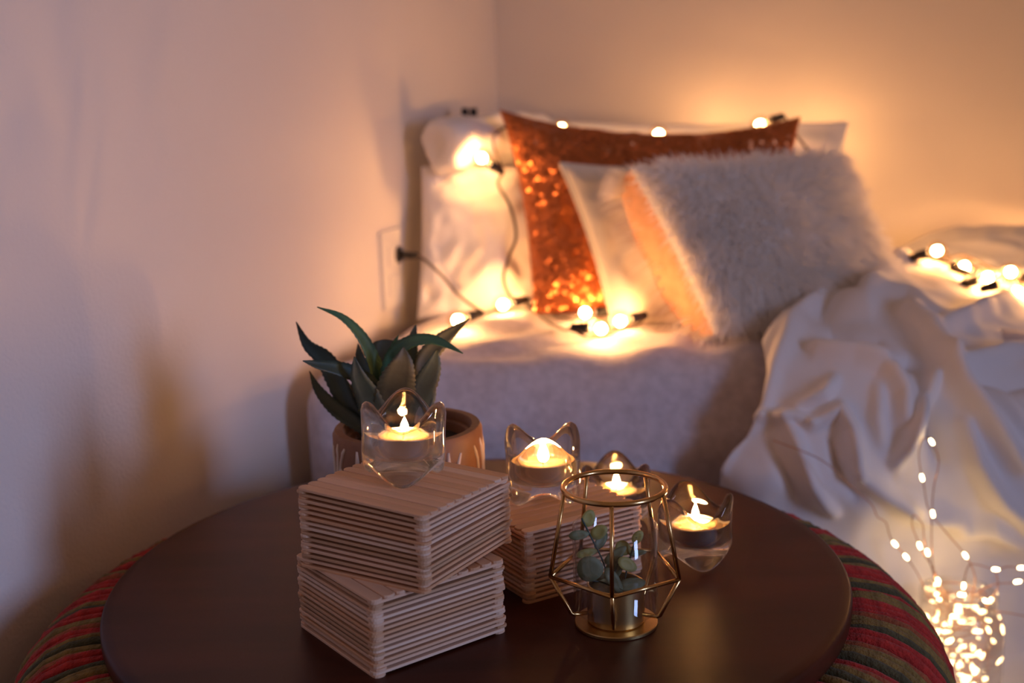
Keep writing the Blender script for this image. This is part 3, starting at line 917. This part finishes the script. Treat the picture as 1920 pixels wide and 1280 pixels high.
leaf([(722,636,.045),(722,665,.04),(722,705,.03),(724,790,.012)], 52, O_, (0, -1, .1), prof='broad', seed=7)
leaf([(757,650,-.02),(754,680,-.022),(744,715,-.020),(734,760,-.012),(728,815,-.006)], 60, O_, (.25, -1, .2), seed=8)
leaf([(868,662,-.02),(838,647,-.016),(806,637,-.012),(768,643,-.006),(738,668,0),(724,720,.002),(724,800,0)], 25, G_, (.2, -.75, .75), seed=9)
leaf([(880,597,.02),(850,620,.02),(826,640,.018),(798,672,.015),(780,715,.010),(752,805,.005)], 31, O_, (.3, -1, .3), seed=10)
leaf([(780,608,.04),(772,643,.036),(766,680,.03),(745,790,.012)], 25, D_, (0, -1, .2), seed=11)
leaf([(820,654,-.005),(810,690,-.006),(790,735,-.006),(760,810,-.004)], 38, D_, (.3, -1, .3), seed=12)
leaf([(812,708,.01),(806,740,.01),(785,780,.006),(755,815,.002)], 26, D_, (.3, -1, .3), seed=13)
leaf([(747,628,.02),(738,650,.02),(728,700,.015),(724,790,.008)], 12, G_, (0, -1, .2), seed=14)
leaf([(640,715,.035),(655,735,.03),(675,770,.02),(705,812,.01)], 34, O_, (0, -1, .3), seed=15)

# ------------------------------------------------------------------ wall outlet
yo_ = 1.788
def wall_pt(u, v, d=0.0):
    dd = FW + RT * (u - 960) / FPX - UP * (v - 640) / FPX
    # intersect the ray with the left wall plane
    n_ = np.array([wb_.x, wb_.y, 0]); c_ = np.array([CX, CY, 0])
    t = ((c_ - CAM) @ n_) / (dd @ n_)
    return Vector(CAM + dd * t) + wb_ * d
wc = wall_pt(730, 503)
outlet = thing('wall_outlet', 'pale wall outlet plate with the plug of the string lights', 'outlet', tuple(wc))
outlet.rotation_euler = (0, 0, math.atan2(wl_.y, wl_.x))
mb = MB(); mb.box((-.036, -.006, -.058), (.036, .0, .058))
mb.build('plate', PLATE, outlet, smooth=False)
for z in (-.024, .02): MB().box((-.017, -.008, z - .015), (.017, -.0055, z + .015)).build('socket', PLATE, outlet, smooth=False)

# ------------------------------------------------------------------ string lights with globe bulbs
GLB = MB().lathe([(0, -.0185), (.0045, -.0182), (.006, -.016)] + [(.0150 * math.sin(a), -.0150 * math.cos(a)) for a in np.linspace(.5, math.pi - .01, 14)] + [(0, .0150)], 24).mesh('bulb')
GLB.materials.append(BULBG)
FILM = MB().lathe([(.0001, -.008)] + [(.0072 * math.sin(a), -.0072 * math.cos(a)) for a in np.linspace(.2, math.pi - .2, 8)] + [(.0001, .0072)], 14).mesh('filament')
FILM.materials.append(FIL)
SOC = MB().lathe([(0, -.040), (.0045, -.040), (.0058, -.037), (.0062, -.028), (.0072, -.026), (.0074, -.0165), (.0066, -.0155), (0, -.0155)], 20).mesh('socket')
SOC.materials.append(BLACK)
def string(name, label, loc, group=None):
    return thing(name, label, 'string lights', tuple(loc), 0, group)
def bulb(parent, p, axis, lit=True):
    """p: centre of the globe; axis: from socket to globe"""
    q = Vector((0, 0, 1)).rotation_difference(Vector(axis).normalized())
    o = obj('bulb', GLB, None, parent); o.rotation_mode = 'QUATERNION'; o.rotation_quaternion = q
    o.location = Vector(p) - Vector(parent.location)
    obj('socket', SOC, None, o)
    if lit: obj('filament', FILM, None, o)
    return Vector(p) - Vector(axis).normalized() * .040
def cord(parent, pts, r=.0019, name='cord', material=None, n=6):
    pts = [Vector(p) - Vector(parent.location) for p in pts]
    return MB().tube(spline(pts, 8), r, n).build(name, material or CORD, parent)

plug_w = wall_pt(738, 477, .006)
sl = string('globe_string_lights', 'string of glowing globe bulbs lying along the pillows and sheet', Pz(960, 600, BT))
pd = (P(782, 479, 1.72) - plug_w)
MB().tube([plug_w - Vector(sl.location), plug_w + wb_ * .004 - Vector(sl.location)], .013, 14).build('plug', BLACK, sl)
pl_end = P(782, 479, plug_w.y - .018)
MB().tube([plug_w - Vector(sl.location), pl_end - Vector(sl.location)], [.0068, .0050], 10).build('plug', BLACK, sl)
zb = BT + .020
b1 = Pz(858, 600, zb); e1 = bulb(sl, b1, (-.9, -.5, -.15))
b2 = Pz(943, 571, zb); e2 = bulb(sl, b2, (-.8, -.3, -.1))
b3 = Pz(1097, 586, zb); e3 = bulb(sl, b3, (-.8, .2, -.05))
b4 = Pz(1127, 616, zb); e4 = bulb(sl, b4, (1, -.1, -.05))
b5 = Pz(1163, 602, zb); e5 = bulb(sl, b5, (-.8, -.3, -.1))
b6 = P(903, 296, 1.80); e6 = bulb(sl, b6, (-.75, -.2, .55))
b7 = P(1053, 241, 1.86); e7 = bulb(sl, b7, (-.9, -.2, .2))
b8 = P(1235, 252, 1.84); e8 = bulb(sl, b8, (.6, -.3, .5))
b9 = P(1425, 234, 1.88); e9 = bulb(sl, b9, (-.9, -.1, -.3))
cord(sl, [pl_end, P(800, 490, 1.745), P(832, 520, 1.735), P(862, 555, 1.73), e1], .0021)
cord(sl, [e1, Pz(905, 588, BT + .012), Pz(915, 585, BT + .010), Pz(960, 566, BT + .012), e2])
cord(sl, [e2, P(958, 556, 1.69), P(944, 520, 1.70), P(955, 480, 1.71), P(968, 440, 1.73), P(956, 385, 1.745), P(934, 345, 1.76), e6], .0022)
cord(sl, [e2, Pz(1000, 578, BT + .010), Pz(1030, 605, BT + .008), Pz(1060, 618, BT + .010), e4])
cord(sl, [Pz(985, 572, BT + .010), Pz(1040, 590, BT + .008), Pz(1080, 598, BT + .01), e3])
cord(sl, [e4, Pz(1110, 632, BT + .008), Pz(1190, 612, BT + .006), e5])
cord(sl, [e5, Pz(1215, 598, BT + .006), Pz(1235, 590, BT + .008), Pz(1300, 570, BT + .010)])
cord(sl, [e6, P(925, 260, 1.83), P(960, 235, 1.86), P(1010, 238, 1.85), e7])
cord(sl, [e7, P(1100, 262, 1.83), P(1150, 255, 1.83), P(1195, 250, 1.82), P(1225, 272, 1.81), e8])
cord(sl, [e8, P(1290, 272, 1.83), P(1360, 258, 1.83), e9])
b10 = P(1560, 360, 1.91); e10 = bulb(sl, b10, (.3, .2, -.9))
b11 = P(1640, 500, 1.84); e11 = bulb(sl, b11, (.5, .2, -.4))
b12 = P(1535, 276, 2.03); e12 = bulb(sl, b12, (.8, -.2, .2))  # unseen bulb added behind the white pillow to brighten the back wall
b13 = P(1330, 262, 2.09); e13 = bulb(sl, b13, (.8, -.2, .2))  # likewise unseen, added for the glow on the wall above the pillows
cord(sl, [e13, P(1400, 300, 2.07), e12, P(1500, 330, 2.0)])
cord(sl, [e9, P(1500, 262, 1.90), P(1540, 310, 1.91), e10, P(1600, 430, 1.88), e11])
for (u, v) in ((872, 214), (888, 214)):
    p_ = P(u, v, 2.0); MB().tube([p_ - Vector(sl.location) - Vector((0, 0, .012)), p_ - Vector(sl.location) + Vector((0, 0, .010))], [.007, .006], 10).build('clip', BLACK, sl)
cord(sl, [P(888, 218, 2.0), P(930, 238, 1.96), P(960, 235, 1.88)])

s2 = string('globe_string_lights', 'string of glowing globe bulbs tangled on the duvet at right', P(1830, 540, 1.74))
sp2 = [(1757,470,1.80,1),(1766,490,1.78,0),(1808,500,1.76,1),(1852,520,1.74,1),(1895,510,1.74,1),(1908,548,1.70,1),(1890,528,1.71,0),(1960,520,1.76,1),(2010,560,1.66,1),(2040,500,1.80,1),(2100,540,1.74,1),(2090,470,1.86,1),(2160,500,1.80,1),(2010,470,1.88,1),(2200,470,1.82,1)]  # bulbs past the right frame edge are added to warm the back wall
ends = []
for k, (u, v, y, lit) in enumerate(sp2):
    ends.append(bulb(s2, P(u, v, y - (.075 if u < 1950 else .03)), (math.cos(k * 2.1), math.sin(k * 2.1) * .6, .25), lit=bool(lit)))
for a, b_ in zip(ends[:-1], ends[1:]):
    m_ = (a + b_) / 2 + Vector((random.uniform(-.02, .02), random.uniform(-.02, .02), .012))
    cord(s2, [a, m_, b_])
cord(s2, [P(1775, 484, 1.70), P(1805, 478, 1.70), P(1830, 488, 1.69), P(1868, 505, 1.67), P(1885, 500, 1.67)])

# ------------------------------------------------------------------ jar of copper fairy lights
jx, jy = .520, 1.322
JT = TT - .200
jar = thing('glass_jar', 'clear glass jar full of fairy lights on the floor beside the table', 'jar', (jx, jy, .016))
jh = JT - .016
auto_smooth(MB().lathe([(0, 0), (.048, 0), (.052, .004), (.053, .012), (.053, jh - .045), (.051, jh - .034), (.0445, jh - .024), (.0425, jh - .020), (.0425, jh - .004), (.0440, jh - .003), (.0440, jh - .001), (.0425, jh),
    (.0400, jh - .001), (.0398, jh - .020), (.0418, jh - .026), (.0485, jh - .037), (.0505, jh - .046), (.0505, .012), (.048, .006), (0, .005)], 64).build('jar_body', JARG, jar), 50)
for dz in (.006, .011, .016):
    MB().tube([(.0434 * math.cos(2 * math.pi * k / 48), .0434 * math.sin(2 * math.pi * k / 48), jh - dz) for k in range(48)], .0011, 6, closed=True).build('screw_thread', THING, jar)
fl = thing('fairy_lights', 'copper wire fairy lights spilling out of the glass jar', 'string lights', (jx, jy, .025))
fo_ = Vector(fl.location)
LEDM = MB().lathe([(.0001, -.0044), (.0014, -.0034), (.0019, 0), (.0014, .0034), (.0001, .0044)], 8).mesh('led'); LEDM.materials.append(LED)
def led(p, d):
    o = obj('led', LEDM, None, fl); o.location = Vector(p) - fo_
    o.rotation_mode = 'QUATERNION'; o.rotation_quaternion = Vector((0, 0, 1)).rotation_difference(Vector(d).normalized())
def wire(pts, leds=(), y=jy - .02):
    p3 = [Vector(q) if isinstance(q, Vector) else P(q[0], q[1], q[2] if len(q) > 2 else y) for q in pts]
    sp_ = spline(p3, 6)
    MB().tube([q - fo_ for q in sp_], .0006, 5).build('copper_wire', COPPER, fl)
    for (u, v, *r_) in leds:
        # nearest point of the wire as seen in the photo
        k = min(range(len(sp_)), key=lambda i: math.hypot(to_px(sp_[i])[0] - u, to_px(sp_[i])[1] - v))
        led(sp_[k], sp_[min(k + 1, len(sp_) - 1)] - sp_[max(k - 1, 0)])
jin = lambda u, v: (u, v, jy)
wire([(1765,1150,jy),(1750,1060),(1747,1014),(1746,966),(1738,945),(1733,913),(1727,886),(1723,854),(1727,828),(1738,820),(1747,828),(1759,854),(1759,878),(1751,913),(1749,963),(1765,987),(1783,1008),(1802,1030),(1810,1041),(1823,1064),(1828,1091),(1815,1150,jy)],
     [(1747,828),(1730,896),(1749,962),(1810,1041)])
wire([(1450,825,1.325),(1540,862,1.300),(1600,915,1.295),(1634,945,1.295),(1645,968),(1661,979),(1669,1006),(1680,1022),(1696,1040),(1714,1064),(1727,1088),(1745,1125,jy),(1780,1160,jy)], [(1677,1019),(1699,1041)])
wire([(1790,1165,jy),(1775,1120,jy),(1759,1088),(1749,1064),(1730,1035),(1722,1016),(1711,987),(1711,968),(1717,966),(1730,984),(1733,1011),(1739,1035),(1752,1080),(1775,1140,jy)], [(1725,1022),(1740,1035),(1761,1087)])
wire([(1800,1160,jy),(1834,1112,jy),(1865,1095),(1892,1093),(1908,1090),(1935,1085)], [(1907,1090)])
wire([(1805,1160,jy),(1807,1098),(1815,1062),(1830,1058),(1867,1067),(1890,1062),(1915,1064),(1940,1058)], [(1867,1068),(1915,1064),(1807,1098)])
wire([(1830,1160,jy),(1853,1145,jy),(1885,1148),(1925,1155),(1960,1160)])
wire([(1867,1068),(1871,1100),(1860,1120,jy),(1835,1165,jy)], [(1838,1120)])
rg = random.Random(21)
for w_ in range(3):
    pts = []
    for k in range(40):
        an = k * 1.15 + w_ * 2; r = rg.uniform(.020, .046)
        z = .020 + (jh - .02) * (k / 39) + rg.uniform(-.012, .012)
        rm = .046 if z < jh - .05 else .036
        r = min(r, rm)
        pts.append(Vector((jx + r * math.cos(an), jy + r * math.sin(an), .016 + max(.012, min(z, jh - .005)))))
    sp_ = spline(pts, 4)
    MB().tube([q - fo_ for q in sp_], .0006, 4).build('copper_wire', COPPER, fl)
    for k in range(3, len(sp_) - 1, 11): led(sp_[k], sp_[k + 1] - sp_[k])
